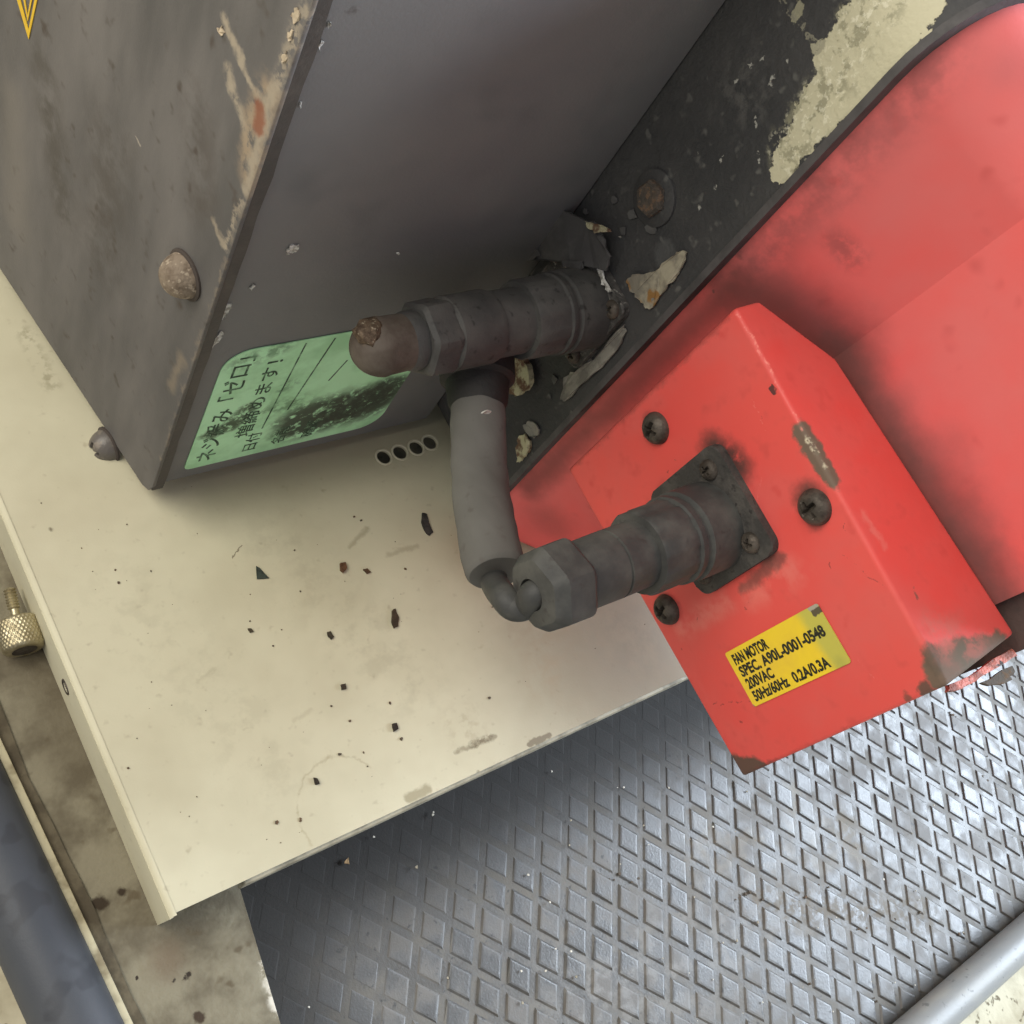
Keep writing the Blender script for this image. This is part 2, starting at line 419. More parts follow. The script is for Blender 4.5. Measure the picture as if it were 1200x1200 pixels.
# ================================================================== CREAM COVER PLATE
PX0, PY0 = .0752, .0135
def pz_(x, y): return onZ(x, y, 0)
smu = lin(120, 110, 88)
m_plate = M('cream_paint', lin(210, 204, 177), .55, lin(196, 189, 162), 13, .34, .7, fine=lin(170, 160, 134), fs=190, flo=.62, fhi=.90, bump=.06, bs=900, spec=.3, wave=.04, warp=.002, ws=220,
            marks=[mark(pz_(553, 873), .0026, smu, b=pz_(575, 864), soft=.8, amt=.75, grain=(500, .4, .55)), mark(pz_(535, 882), .0016, smu, b=pz_(580, 862), soft=.8, amt=.6),
                   mark(pz_(620, 872), .0018, lin(122, 112, 92), b=pz_(643, 862), soft=.5, amt=.8), mark(pz_(560, 905), .0016, lin(130, 120, 98), soft=.6, amt=.7),
                   mark(pz_(480, 935), .003, lin(150, 140, 112), b=pz_(500, 925), soft=.6, amt=.7), mark(pz_(740, 745), .125, lin(112, 99, 82), soft=1, amt=.9), mark(pz_(640, 690), .05, lin(140, 128, 106), b=pz_(800, 780), soft=1, amt=.5, grain=(90, .36, .66)), mark(pz_(250, 575), .026, lin(150, 144, 122), b=pz_(520, 500), soft=1, amt=.7), mark(pz_(560, 640), .03, lin(150, 140, 118), soft=1, amt=.5), mark(pz_(330, 640), .03, lin(160, 152, 128), b=pz_(480, 800), soft=1, amt=.3, grain=(90, .44, .66)), mark(pz_(150, 700), .03, lin(172, 165, 140), b=pz_(330, 900), soft=1, amt=.25, grain=(90, .46, .64)),  # broad soft marks: dirt, with shade toward fan box and box base painted in
                   mark(pz_(640, 800), .02, lin(160, 140, 112), b=pz_(640, 760), soft=1, amt=.35, grain=(90, .4, .7)),
                   mark(pz_(545, 850), .016, lin(166, 152, 124), soft=1, amt=.45, grain=(160, .45, .65)),
                   mark(pz_(232, 800), .0012, lin(168, 160, 132), b=pz_(250, 785), soft=.9, amt=.3), mark(pz_(345, 845), .0014, lin(170, 160, 132), b=pz_(365, 832), soft=.9, amt=.3),
                   mark(pz_(272, 655), .0004, lin(110, 98, 78), b=pz_(283, 640), soft=.6, amt=.8),
                   mark(pz_(410, 640), .002, lin(150, 140, 112), b=pz_(430, 620), soft=.9, amt=.5), mark(pz_(455, 650), .002, lin(150, 140, 112), b=pz_(490, 640), soft=.9, amt=.4),
                   mark(pz_(30, 390), .006, lin(132, 124, 96), b=pz_(60, 450), soft=1, amt=.5, grain=(200, .45, .6)),
                   mark(pz_(60, 620), .0012, lin(110, 100, 80), soft=.8, amt=.8)] +
                  # faint ring left by a cup or can
                  [mark(pz_(400 + 52 * math.cos(a), 945 + 60 * math.sin(a)), .0009, lin(176, 166, 136), b=pz_(400 + 52 * math.cos(a + .35), 945 + 60 * math.sin(a + .35)), soft=1, amt=.55) for a in (2.3, 2.65, 3.0, 3.35, 3.7, 4.05, 4.4, 4.75, 5.1)])
plate = thing('cover_plate', (PX0, PY0, Z_L), 'cream painted sheet metal cover plate beneath the black box, speckled with dirt', 'panel')
holes = []
for (x, y) in ((450, 535.5), (469, 530), (488, 524.5), (504, 518.5)):
    c = pz_(x, y); r = 8.6 * depth(c) / 1200
    holes.append((c, r))
e0, e1 = onZ(200, 1077, 0), onZ(17, 640, 0)
fe = onZ(800, 797, 0); fe = e0 + (fe - e0) * ((.52 - e0.x) / (fe.x - e0.x))
de = (e1 - e0).normalized(); nL = Vector((-de.y, de.x, 0)); nL = nL if nL.x < 0 else -nL        # outward, to the left
eF = e0 + de * .42
outer = [e0 - nL * .0012 + Vector((.0, .0012, 0)), Vector((.52, fe.y + .0012, 0)), Vector((.52, .42, 0)), eF - nL * .0012]
bm = loops_sheet([outer] + [circle((c.x, c.y, 0), (1, 0, 0), (0, 1, 0), r, 20) for c, r in holes], (0, 0, -.0014))
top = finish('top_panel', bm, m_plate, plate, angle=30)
m_rim = M('hole_rim', lin(196, 190, 166), .6, bump=.1)
for c, r in holes:
    prof = [(0, r * 1.30), (.0003, r * 1.26), (.0004, r * 1.08), (0, r * .99)]
    bmr = bmesh.new(); prev = None
    rings = [circle((c.x, c.y, t), (1, 0, 0), (0, 1, 0), rr_, 20) for t, rr_ in prof]
    V = [[bmr.verts.new(p) for p in rg] for rg in rings]
    for A_, B_ in zip(V, V[1:]):
        for k in range(20): bmr.faces.new((A_[k], A_[(k + 1) % 20], B_[(k + 1) % 20], B_[k]))
    sub('hole_rim', bmr, m_rim, plate, top)
# folded left flange with a screw hole, rounded fold
fh = on(77, 805, e0, nL); fr = .0026
lo = Z_L + .0005
dz_ = Vector((0, 0, 1))
loop = [e0 - dz_ * .0012, eF - dz_ * .0012, eF + dz_ * lo, e0 + de * .001 + dz_ * lo]
bm = loops_sheet([loop, circle(fh, de, dz_, fr, 20)], -nL * .0013)
fl = finish('side_flange', bm, m_plate, plate, angle=30)
bm = bmesh.new()
V = [[bm.verts.new(p) for p in circle(fh - nL * dx, de, dz_, r_, 24)] for dx, r_ in ((0, fr * 1.3), (-.0004, fr * 1.22), (-.0004, fr * 1.02), (.0012, fr * .97))]
for A_, B_ in zip(V, V[1:]):
    for k in range(24): bm.faces.new((A_[k], A_[(k + 1) % 24], B_[(k + 1) % 24], B_[k]))
sub('hole_rim', bm, m_screw, plate, fl)
# rounded fold edge (quarter round) along the left side
bm = bmesh.new(); R_ = .0024
rows = []
for q in (e0 + de * .0002, eF):
    rows.append([bm.verts.new(q - nL * (R_ - R_ * math.cos(a)) + dz_ * (-R_ + R_ * math.sin(a) + .0003)) for a in [math.pi / 2 * k / 6 for k in range(7)]])
for k in range(6): bm.faces.new((rows[0][k], rows[0][k + 1], rows[1][k + 1], rows[1][k]))
finish('fold', bm, m_plate, plate, angle=60)
# thin front return, starting at a notch
m_edge = M('worn_edge', lin(178, 172, 152), .6, lin(128, 124, 110), 70, .4, .65, bump=.3, bs=500)
nx = onZ(290, 1040, 0).x
q0, q1 = outer[0].lerp(outer[1], .08), outer[1]
q0 = outer[0] + (outer[1] - outer[0]) * ((nx - outer[0].x) / (outer[1].x - outer[0].x))
bm = prism([q + Vector((0, dy, -.0016)) for q, dy in ((q0, -.0016), (q1, -.0016), (q1, .0012), (q0, .0012))], (0, 0, -.011)); bevel(bm, .0005, 1)
finish('front_return', bm, m_edge, plate)

# ================================================================== BLACK BOX (upper left)
YD = .1725
BX = Vector((.1236, YD, 0)); SL = -.1757                     # slope of the cover side in plan
bz0, bz1 = .009, .33
dirA = Vector((SL, 1, 0)).normalized(); nA = Vector((-1, SL, 0)).normalized()   # outward normal of the cover
def onC(x, y, off=.0): return on(x, y, BX + nA * (.0022 + off), nA)
def onF(x, y, off=0.): return onY(x, y, YD - off)
wear = lin(164, 152, 134)
cm = []
for pl, r, c, s_, am, gr in (
        (((264, 24), (272, 48), (283, 72), (293, 95), (308, 118)), .0022, wear, .9, .95, None),
        (((356, 12), (344, 42), (332, 72), (322, 105)), .0034, wear, .9, .8, (420, .40, .55)),
        (((266, 80), (272, 105), (284, 140), (296, 175)), .0030, wear, .9, .85, (200, .36, .55)),
        (((314, 110), (300, 145), (296, 175), (292, 205)), .0078, lin(158, 140, 118), .9, .9, (200, .36, .58)),
        (((322, 100), (306, 160), (288, 222)), .0026, wear, .9, .9, None),
        (((250, 258), (262, 286)), .0022, wear, .9, .8, None), (((284, 235), (264, 290)), .0022, wear, .9, .8, (420, .4, .55)),
        (((214, 420), (200, 455)), .004, lin(136, 124, 108), 1., .7, None), (((366, 0), (186, 545)), .0014, lin(134, 122, 108), 1., .7, (200, .42, .6))):
    for a_, b_ in zip(pl, pl[1:]): cm.append(mark(onC(*a_), r, c, b=onC(*b_), soft=s_, amt=am, grain=gr))
cm.append(mark(onC(306, 128), .0034, lin(138, 88, 66), b=onC(303, 150), soft=.7, amt=.9))
cm.append(mark(onC(155, 158), .0009, lin(170, 160, 148), b=onC(163, 168), soft=.8, amt=.8))
cm += [mark(onC(50, 80), .016, lin(78, 73, 67), b=onC(75, 250), soft=1, amt=.7, grain=(90, .36, .62)), mark(onC(130, 170), .022, lin(78, 72, 67), b=onC(120, 300), soft=1, amt=.6, grain=(90, .36, .62)),
       mark(onC(230, 130), .014, lin(80, 73, 68), b=onC(236, 240), soft=1, amt=.6, grain=(90, .36, .62)), mark(onC(15, 120), .016, lin(128, 122, 114), b=onC(20, 260), soft=1, amt=.5)]
m_cover = M('brown_black_paint', lin(86, 84, 83), .55, lin(116, 112, 109), 24, .32, .70, stretch=(1, 1, .30), fine=lin(80, 72, 66), fs=130, flo=.6, fhi=.8, bump=.15, bs=800, spec=.35, wave=.08, marks=cm, warp=.0035, ws=130)
m_face = M('dark_grey_paint', lin(110, 109, 110), .55, lin(118, 116, 115), 14, .35, .7, fine=lin(100, 100, 101), fs=40, flo=.5, fhi=.9, bump=.15, bs=900, spec=.4, wave=.05,
           marks=[mark(onF(412, 15), .002, lin(70, 62, 58), soft=.8, amt=.6)])
m_chip = M('bare_chip', lin(206, 204, 198), .6, lin(150, 146, 138), 500, .45, .6, bump=.6, bs=900)
bbox = thing('control_box', (.18, .25, bz0), 'tall black steel box with brownish side cover and green label, standing over the cream plate', 'metal box')
def Bp(t, z): q = BX + dirA * t; return Vector((q.x, q.y, z))
bm = prism([Bp(0, bz0), (.2592, YD, bz0), (.2592, .36, bz0), Bp(.19, bz0)], (0, 0, bz1 - bz0)); bevel(bm, .0012, 2)
body = finish('box_body', bm, m_face, bbox)
# side cover: sheet with rounded lower corner, overlapping the front by a bent strip
def Cv(t, z, off=0.): q = BX + dirA * t + nA * off; return Vector((q.x, q.y, z))
prof = [(-.0026, bz1), (-.0026, .014), (-.001, .0085), (.003, .0062), (.19, .0062), (.19, bz1)]
bm = prism([Cv(t, z, .0004) for t, z in prof], nA * .0018)
bevel(bm, .0007, 2, [e for e in bm.edges if e.calc_length() > .001 and abs((e.verts[0].co - e.verts[1].co).dot(nA)) < 1e-5])
cover = finish('side_cover', bm, m_cover, bbox)
pts = []
n = 40
for i in range(n + 1):
    z = .009 + (bz1 - .009) * i / n; pts.append((.1246 - .0018, YD - .0004, z))
for i in range(n, -1, -1):
    z = .009 + (bz1 - .009) * i / n; pts.append((.1276 + .0006 * mnoise.noise(Vector((3, 1, z * 70))), YD - .0004, z))
m_strip = M('strip_paint', lin(74, 70, 67), .55, lin(92, 86, 80), 50, .4, .7, bump=.3, bs=600)
sub('bent_edge', prism(pts, (0, -.0016, 0)), m_strip, bbox, cover)

def screw_mesh(name, r, h, mat, seg=40, rings=12, cross=True):
    bm = bmesh.new(); V = []
    for i in range(rings + 1):
        q = r * (i / rings); row = []
        for k in range(1 if i == 0 else seg):
            th = 2 * math.pi * k / seg; u, w = q * math.cos(th), q * math.sin(th)
            z = h * (1 - (q / r) ** 3.2) * .75 + h * .25
            if i == rings: z = h * .12
            if cross:
                L_, W_ = r * .52, r * .13
                f = max(min(1, (L_ - abs(u)) / (r * .12)) * min(1, (W_ - abs(w)) / (r * .05)) if abs(u) < L_ and abs(w) < W_ else 0,
                        min(1, (L_ - abs(w)) / (r * .12)) * min(1, (W_ - abs(u)) / (r * .05)) if abs(w) < L_ and abs(u) < W_ else 0)
                z -= f * h * .6
            row.append(bm.verts.new((u, w, z)))
        V.append(row)
    base = [bm.verts.new((r * math.cos(2 * math.pi * k / seg), r * math.sin(2 * math.pi * k / seg), -.001)) for k in range(seg)]
    for k in range(seg): bm.faces.new((V[0][0], V[1][k], V[1][(k + 1) % seg]))
    for A_, B_ in zip(V[1:], V[2:] + [base]):
        for k in range(seg): bm.faces.new((A_[k], B_[k], B_[(k + 1) % seg], A_[(k + 1) % seg]))
    bmesh.ops.recalc_face_normals(bm, faces=bm.faces)
    me = bpy.data.meshes.new(name); bm.to_mesh(me); bm.free(); me.materials.append(mat)
    me.polygons.foreach_set('use_smooth', [True] * len(me.polygons)); me.set_sharp_from_angle(angle=math.radians(40))
    return me
def place(name, me, P, nrm, root, part=None, spin=0., scale=1.):
    o = bpy.data.objects.new(name, me); COL.objects.link(o)
    q = Vector(nrm).to_track_quat('Z', 'Y').to_matrix() @ Matrix.Rotation(spin, 3, 'Z')
    o.rotation_euler = q.to_euler(); o.scale = (scale,) * 3
    o.parent = part or root; o.location = Vector(P) - root.location
    return o
sm_big = screw_mesh('screw', .0074, .0080, m_rustscrew, cross=False)
sm_blk = screw_mesh('screw', .0072, .0078, M('black_screw', lin(96, 90, 84), .38, lin(126, 116, 104), 200, .5, .65, bump=.3, bs=900, spec=.6))
S1 = onC(218, 322); S2 = onC(128, 521)
place('screw', sm_big, S1, nA, bbox, None, .3); place('screw', sm_blk, S2, nA, bbox, None, .5)
ws = M('washer_grime', lin(70, 62, 57), .7, bump=.3)
for S, r in ((S1, .0084), (S2, .0080)):
    finish('washer', lathe(S - nA * .0002, nA, [(0, r), (.0009, r), (.0013, r * .93)], 32), ws, bbox)

# green label
m_green = M('green_label', lin(190, 240, 194), .5, lin(166, 216, 168), 40, .4, .65, bump=.05, warp=.004, ws=160,
            marks=[mark(onF(430, 470), .021, lin(60, 66, 56), b=onF(360, 490), soft=.5, amt=.95, grain=(230, .36, .50)),
                   mark(onF(455, 455), .015, lin(58, 64, 54), b=onF(400, 480), soft=.5, amt=.9, grain=(300, .36, .48)),
                   mark(onF(246, 508), .006, lin(74, 92, 70), b=onF(268, 498), soft=.6, amt=.9, grain=(380, .35, .5)),
                   mark(onF(275, 492), .006, lin(74, 92, 70), b=onF(288, 478), soft=.6, amt=.9, grain=(380, .35, .5)),
                   mark(onF(330, 405), .008, lin(110, 146, 112), b=onF(280, 425), soft=.9, amt=.8, grain=(200, .4, .6)),
                   mark(onF(330, 455), .006, lin(110, 146, 112), b=onF(345, 445), soft=.9, amt=.7, grain=(220, .4, .6)),
                   mark(onF(310, 480), .010, lin(104, 140, 104), b=onF(350, 470), soft=.9, amt=.7, grain=(240, .42, .6))])
def rounded(x0, x1, z0, z1, rs, n=7):
    out = []
    for (cx, cz, a0, r) in ((x0, z0, 180, rs[0]), (x1, z0, 270, rs[1]), (x1, z1, 0, rs[2]), (x0, z1, 90, rs[3])):
        sx = 1 if cx == x0 else -1; sz = 1 if cz == z0 else -1
        for k in range(n + 1):
            a = math.radians(a0 + 90 * k / n); out.append((cx + sx * r + r * math.cos(a), cz + sz * r + r * math.sin(a)))
    return out
LX0, LX1, LZ0, LZ1 = .1352, .2272, .0178, .1035
lab = finish('label', prism([(x, YD - .0002, z) for x, z in rounded(LX0, LX1, LZ0, LZ1, (.003, .011, .010, .011))], (0, -.00035, 0)), m_green, bbox)
yl = YD - .00055
lz = lambda p: onY(p[0], p[1], yl)
def gtext(s, b, e, x0, x1, ex=.01):
    bm_ = text_mesh(s, (x1, yl, b), (0, 0, 1), (-1, 0, 0), e - b, x1 - x0, out=.0001, extra=ex)
    sub('lettering', bm_, m_inkg, bbox, lab, smooth=False)
m_inkg = M('green_black_ink', lin(54, 76, 60), .6, lin(120, 156, 122), 240, .46, .66, bump=0)
gtext('ネジ緩み「ゼロ」', .0225, .0990, .1385, .1475)
gtext('増締めます！', .0365, .0930, .1525, .1600)
gtext('日付', .0228, .0378, .1590, .1655)
gtext('名前', .0228, .0370, .1720, .1785)
gtext('確認', .0228, .0370, .1860, .1925)
for (a_, b_) in (((307, 502), (359, 402)), ((337, 480), (393, 396)), ((385, 446), (407, 422))):
    P, Q = lz(a_), lz(b_)
    x = (P.x + Q.x) / 2
    bmq = prism([(P.x - .0003, yl, P.z), (P.x + .0003, yl, P.z), (Q.x + .0003, yl, Q.z), (Q.x - .0003, yl, Q.z)], (0, -.0001, 0))
    sub('ruled_line', bmq, m_inkg, bbox, lab, smooth=False)

# yellow warning triangle on the side cover
m_yel = M('yellow_print', lin(226, 186, 52), .6, bump=.05)
def tri(px_):
    return [onC(x, y, .0001) for x, y in px_]
bm = bmesh.new()
for (tx, ty, lx, rx, ix, iy, ilx, irx) in ((34, 46, 20.5, 44, 34, 35, 24.5, 41), (33, 25, 28, 38, 33, 18, 30, 36)):
    tp, lf, rt_ = onC(tx, ty, .0001), onC(lx, 0, .0001), onC(rx, 0, .0001)
    ti, li, ri = onC(ix, iy, .0001), onC(ilx, 0, .0001), onC(irx, 0, .0001)
    k = 1.5
    prism([tp, tp + (rt_ - tp) * k, ti + (ri - ti) * k * 1.1, ti], nA * .0002, bm); prism([tp, ti, ti + (li - ti) * k * 1.1, tp + (lf - tp) * k], nA * .0002, bm)
finish('warning_sticker', bm, m_yel, bbox, smooth=False)
# bare paint chips along the front edge
def chip(pxs, f, root, nrm, t=.0004, amp=.0004, mat=None, name='paint_chip'):
    P = [f(x, y) for x, y in pxs]
    return finish(name, prism(ragged(P, amp, 3), Vector(nrm) * t), mat or m_chip, root, smooth=False)
for pxs in (((336, 291), (342, 286), (350, 286), (349, 291), (342, 296), (335, 297)), ((292, 337), (297, 332), (299, 334), (294, 340)),
            ((257, 367), (262, 358), (271, 355), (269, 362), (262, 372), (258, 373)), ((243, 403), (250, 396), (258, 388), (261, 388), (260, 394), (252, 402), (246, 409)),
            ((231, 427), (234, 420), (240, 416), (239, 422), (234, 433), (230, 432)), ((371, 52), (376, 46), (379, 48), (374, 60)), ((383, 28), (386, 24), (388, 28), (384, 32)),
            ((350, 122), (352, 120), (353, 123), (351, 125)), ((201, 505), (204, 504), (205, 507), (202, 508)), ((465, 296), (466, 295), (467.5, 296.5), (466, 298))):
    chip(pxs, lambda x, y: onF(x, y, .0002), bbox, (0, -1, 0))
for pxs in (((256, 33), (261, 30), (264, 38), (260, 42)), ((343, 15), (350, 8), (352, 18), (345, 28)), ((338, 38), (344, 36), (343, 45), (339, 48)), ((331, 66), (337, 60), (336, 70), (331, 73))):
    chip(pxs, onC, bbox, nA, mat=M('worn_primer', lin(190, 174, 150), .7, bump=.5))

# ================================================================== MOTOR (black body, red end housing)
XM, YR = .2596, .118
def section(y, x0, z0, z1, R, x1=.47, tilt=0., n=8, rb=None):
    out = []; rt = R
    for q, (cx, cz, a0) in enumerate(((x0 + R, z1 - R, 180), (x1 - R, z1 - R, 90), (x1 - (rb or R), z0 + (rb or R), 0), (x0 + (rb or R), z0 + (rb or R), 270))):
        R = rt if q < 2 else (rb or rt)
        for k in range(n + 1):
            a = math.radians(a0 - 90 * k / n); z = cz + R * math.sin(a)
            out.append(Vector((cx + R * math.cos(a), y + tilt * max(z - .204, -.004), z)))
    return out
def loft(secs, cap=True):
    bm = bmesh.new(); V = [[bm.verts.new(p) for p in s] for s in secs]; n = len(V[0])
    for A_, B_ in zip(V, V[1:]):
        for k in range(n): bm.faces.new((A_[k], B_[k], B_[(k + 1) % n], A_[(k + 1) % n]))
    if cap: bm.faces.new(V[0]); bm.faces.new(V[-1][::-1])
    return bm
oB = lambda x, y: onX(x, y, XM)
cr = lin(196, 190, 162); bl = lin(72, 71, 70)
bmk = []
for pl, r in ((((1080, -60), (1030, 10), (990, 70)), .0100), (((1000, 60), (975, 105), (955, 135)), .0078), (((965, 110), (945, 150), (925, 180), (915, 195)), .0042), (((1080, -20), (1010, 70)), .009), (((1075, 35), (1000, 108), (940, 170), (912, 204)), .0036)):
    for a_, b_ in zip(pl, pl[1:]): bmk.append(mark(oB(*a_), r, cr, b=oB(*b_), soft=.06, rough=.85))
bmk += [mark(oB(935, 14), .0022, lin(150, 146, 124), b=oB(934, 20), soft=.2), mark(oB(915, 0), .0012, lin(140, 136, 120), b=oB(962, 55), soft=.3, amt=.8, grain=(300, .45, .55)),
        mark(oB(960, 55), .0026, lin(165, 160, 138), soft=.2),
        mark(oB(1000, 60), .03, lin(130, 124, 104), soft=.2, amt=.001), mark(oB(870, 110), .02, lin(104, 102, 99), soft=1, amt=.5, grain=(140, .45, .65)),
        mark(oB(768, 225), .005, lin(108, 88, 68), soft=.6, amt=.7), mark(oB(780, 300), .006, lin(84, 84, 84), soft=.4, amt=.7),
        mark(oB(650, 440), .02, lin(52, 52, 54), b=oB(600, 500), soft=.9, amt=.6)]  # last mark: shade under the upper connector painted dark
for (x, y) in ((862, 90), (880, 78), (902, 100), (924, 72), (820, 190), (888, 188), (845, 188), (838, 218), (820, 245), (893, 68), (885, 145)):
    bmk.append(mark(oB(x, y), random.uniform(.0005, .0011), lin(170, 168, 160), b=oB(x + random.uniform(-5, 5), y - random.uniform(2, 9)), soft=.5, amt=.9, grain=(600, .4, .5)))
for (x, y) in ((1000, 40), (985, 80), (965, 115), (945, 145), (925, 178), (1030, 5)):
    bmk.append(mark(oB(x, y), .010, lin(150, 146, 122), soft=.6, amt=.8, grain=(200, .50, .60)))
    bmk.append(mark(oB(x, y), .010, lin(224, 219, 196), soft=.6, amt=.6, grain=(420, .54, .62)))
m_blackbody = M('peeling_black_paint', lin(70, 69, 69), .6, lin(56, 56, 57), 24, .35, .7, fine=lin(96, 95, 92), fs=170, flo=.62, fhi=.75, bump=.5, bs=420, bdist=.0009, spec=.35, marks=bmk, warp=.0042, ws=170)
motor = thing('motor', (.36, .12, .004), 'large electric motor with peeling black body and dusty red end housing', 'motor')
mb = loft([section(YR + .0002, XM, .004, .306, .026), section(.36, XM, .004, .306, .026)])
mbody = finish('motor_body', mb, m_blackbody, motor)
# exposed primer crust, lumpy plates standing a little proud
m_gasket = M('gasket_grey', lin(84, 81, 81), .6, lin(68, 66, 66), 60, .4, .65, bump=.3, bs=600)
finish('gasket', loft([section(YR - .0022, XM - .0006, .0035, .3066, .0264), section(YR + .0004, XM - .0006, .0035, .3066, .0264)]), m_gasket, motor)
pr_ = lin(214, 112, 110)
XB = .29
oR = lambda x, y: onX(x, y, XB)
dk = lin(92, 62, 60)
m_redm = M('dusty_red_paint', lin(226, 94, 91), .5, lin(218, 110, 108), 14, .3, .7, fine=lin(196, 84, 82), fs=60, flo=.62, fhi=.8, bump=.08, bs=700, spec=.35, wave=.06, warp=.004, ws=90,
           marks=[mark(onX(1075, 120, .275), .002, dk, b=onX(1068, 130, .275), soft=.6, amt=.9), mark(onX(1140, 210, .275) if False else onX(1070, 165, .275), .0022, lin(130, 74, 72), soft=.7, amt=.8),
                  mark(onX(1010, 120, .265), .0012, dk, soft=.5, amt=.8), mark(onX(998, 138, .265), .0022, lin(110, 66, 64), soft=.7, amt=.8),
                  mark(onX(930, 248, .268), .0008, dk, soft=.4), mark(onX(945, 238, .268), .0008, dk, soft=.4), mark(onX(833, 341, .264), .001, dk, soft=.4),
                  mark(onX(870, 270, .263), .0025, lin(100, 64, 62), b=onX(865, 300, .263), soft=.8, amt=.8),
                  mark(onX(995, 300, .275), .009, lin(140, 76, 76), b=onX(985, 285, .275), soft=1, amt=.6, grain=(200, .3, .6)),
                  mark(onX(850, 345, .267), .016, lin(128, 74, 74), b=onX(1090, 70, .267), soft=1, amt=.6, grain=(90, .28, .66)), mark(onX(900, 345, .275), .024, lin(92, 66, 64), b=onX(985, 392, .287), soft=1, amt=.8),  # soot, plus painted shade beside the black body and behind the fan box
                  mark(onX(620, 570, .266), .012, lin(110, 62, 60), b=onX(860, 330, .266), soft=1, amt=.75), mark(onX(650, 600, .28), .02, lin(130, 70, 68), soft=1, amt=.6),  # painted shade and soot continued down the black body's edge
                  mark(onX(1040, 140, .27), .012, lin(190, 100, 100), soft=1, amt=.6), mark(onX(1175, 80, .28), .01, lin(196, 104, 104), soft=1, amt=.6),
                  mark(oR(1120, 520), .012, lin(176, 92, 90), b=oR(1165, 640), soft=1, amt=.6), mark(oR(1195, 570), .001, lin(150, 84, 80), soft=.7),
                  mark(oR(985, 400), .017, lin(96, 72, 68), b=oR(1230, 780), soft=1, amt=.85),  # gap beside the fan box: its soft shade painted in along with soot
                  mark(oR(1040, 350), .010, lin(214, 118, 114), soft=1, amt=.5), mark(oR(980, 388), .0011, lin(120, 66, 64), b=oR(1200, 258), soft=.9, amt=.75)])  # thin dark line paints the shade of the concave fold
rs = [section(YR - .0020, .2632, .005, .3045, .026, rb=.006), section(.1085, .2672, .005, .3040, .026, rb=.006), section(.0990, .2735, .007, .3020, .026, rb=.006),
      section(.0817, .2858, .014, .300, .026, tilt=-.15, rb=.006), section(.062, .2864, .045, .299, .026, tilt=-.06, rb=.01), section(.045, .2868, .115, .298, .026), section(-.018, .2872, .118, .297, .026)]
red = loft(rs)
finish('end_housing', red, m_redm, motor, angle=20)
bm = prism([(.2705, .1140, .0012), (.2785, .1030, .0012), (.3180, .0885, .0012), (.36, .0885, .0012), (.36, .1140, .0012)], (0, 0, .05)); bevel(bm, .002, 2)
finish('foot', bm, m_redm, motor, angle=50)
m_rear = M('grimy_rear', lin(86, 70, 66), .7, lin(62, 56, 52), 50, .4, .6, bump=.3)
finish('rear_ring', loft([section(-.0178, XB + .002, .12, .295, .026), section(-.034, XB + .002, .12, .295, .026)]), m_rear, motor)
# rusty bolt head in the peeling body
bt = oB(768, 232)
m_rust = M('rust', lin(92, 80, 70), .85, lin(74, 69, 64), 90, .4, .6, fine=lin(108, 88, 72), fs=500, bump=.8, bs=700, bdist=.001)
finish('bolt', lathe(bt, (-1, .0, .0), [(-.001, .0062), (.003, .0062), (.0042, .0052), (.0042, .0)], 6), m_rust, motor)
finish('bolt_washer', lathe(bt, (-1, 0, 0), [(-.001, .0098), (.0010, .0096), (.0014, .009), (.0014, 0)], 36), m_blackbody, motor)

# upper receptacle: flange + threaded barrel, torn paint around it
UA = Vector((XM, .143, .141)); LA = Vector((.2467, .046, .1545)); AX = Vector((-1, 0, 0))
def square_flange(c, half, t, rcorner, mat, root, name='flange', hole_off=None):
    lp = [(c.x, c.y + y, c.z + z) for y, z in rounded(-half, half, -half, half, (rcorner,) * 4, 5)]
    bm_ = prism(lp, (-t, 0, 0)); 
    bevel(bm_, .0005, 1, [e for e in bm_.edges if abs(e.verts[0].co.x - e.verts[1].co.x) < 1e-6 and e.verts[0].co.x < c.x - t * .5])
    return finish(name, bm_, mat, root)
m_corr = M('corroded_flange', lin(72, 70, 68), .5, lin(96, 93, 90), 130, .4, .62, fine=lin(150, 147, 140), fs=420, flo=.62, fhi=.70, bump=.8, bs=500, bdist=.0012, metal=.2)
m_flange = M('grime_black', lin(60, 58, 56), .66, lin(80, 76, 72), 90, .4, .66, fine=lin(54, 51, 49), fs=320, flo=.6, fhi=.7, bump=.5, bs=600, bdist=.0009)
rec = square_flange(Vector((XM, .1475, .1395)), .0195, .0035, .004, m_corr, motor, 'receptacle')
sub('barrel', lathe(UA, AX, [(.002, .0156), (.0160, .0154), (.0165, .0145), (.022, .0138)], 48), m_dark2, motor, rec)
sm_small = screw_mesh('screw', .0036, .0022, m_screw)
for dy, dz in ((-.0145, .0145), (-.0145, -.0145), (.0145, .0145), (.0145, -.0145)):
    place('screw', sm_small, Vector((XM - .0036, .1475 + dy, .1395 + dz)), AX, motor, None, random.random())
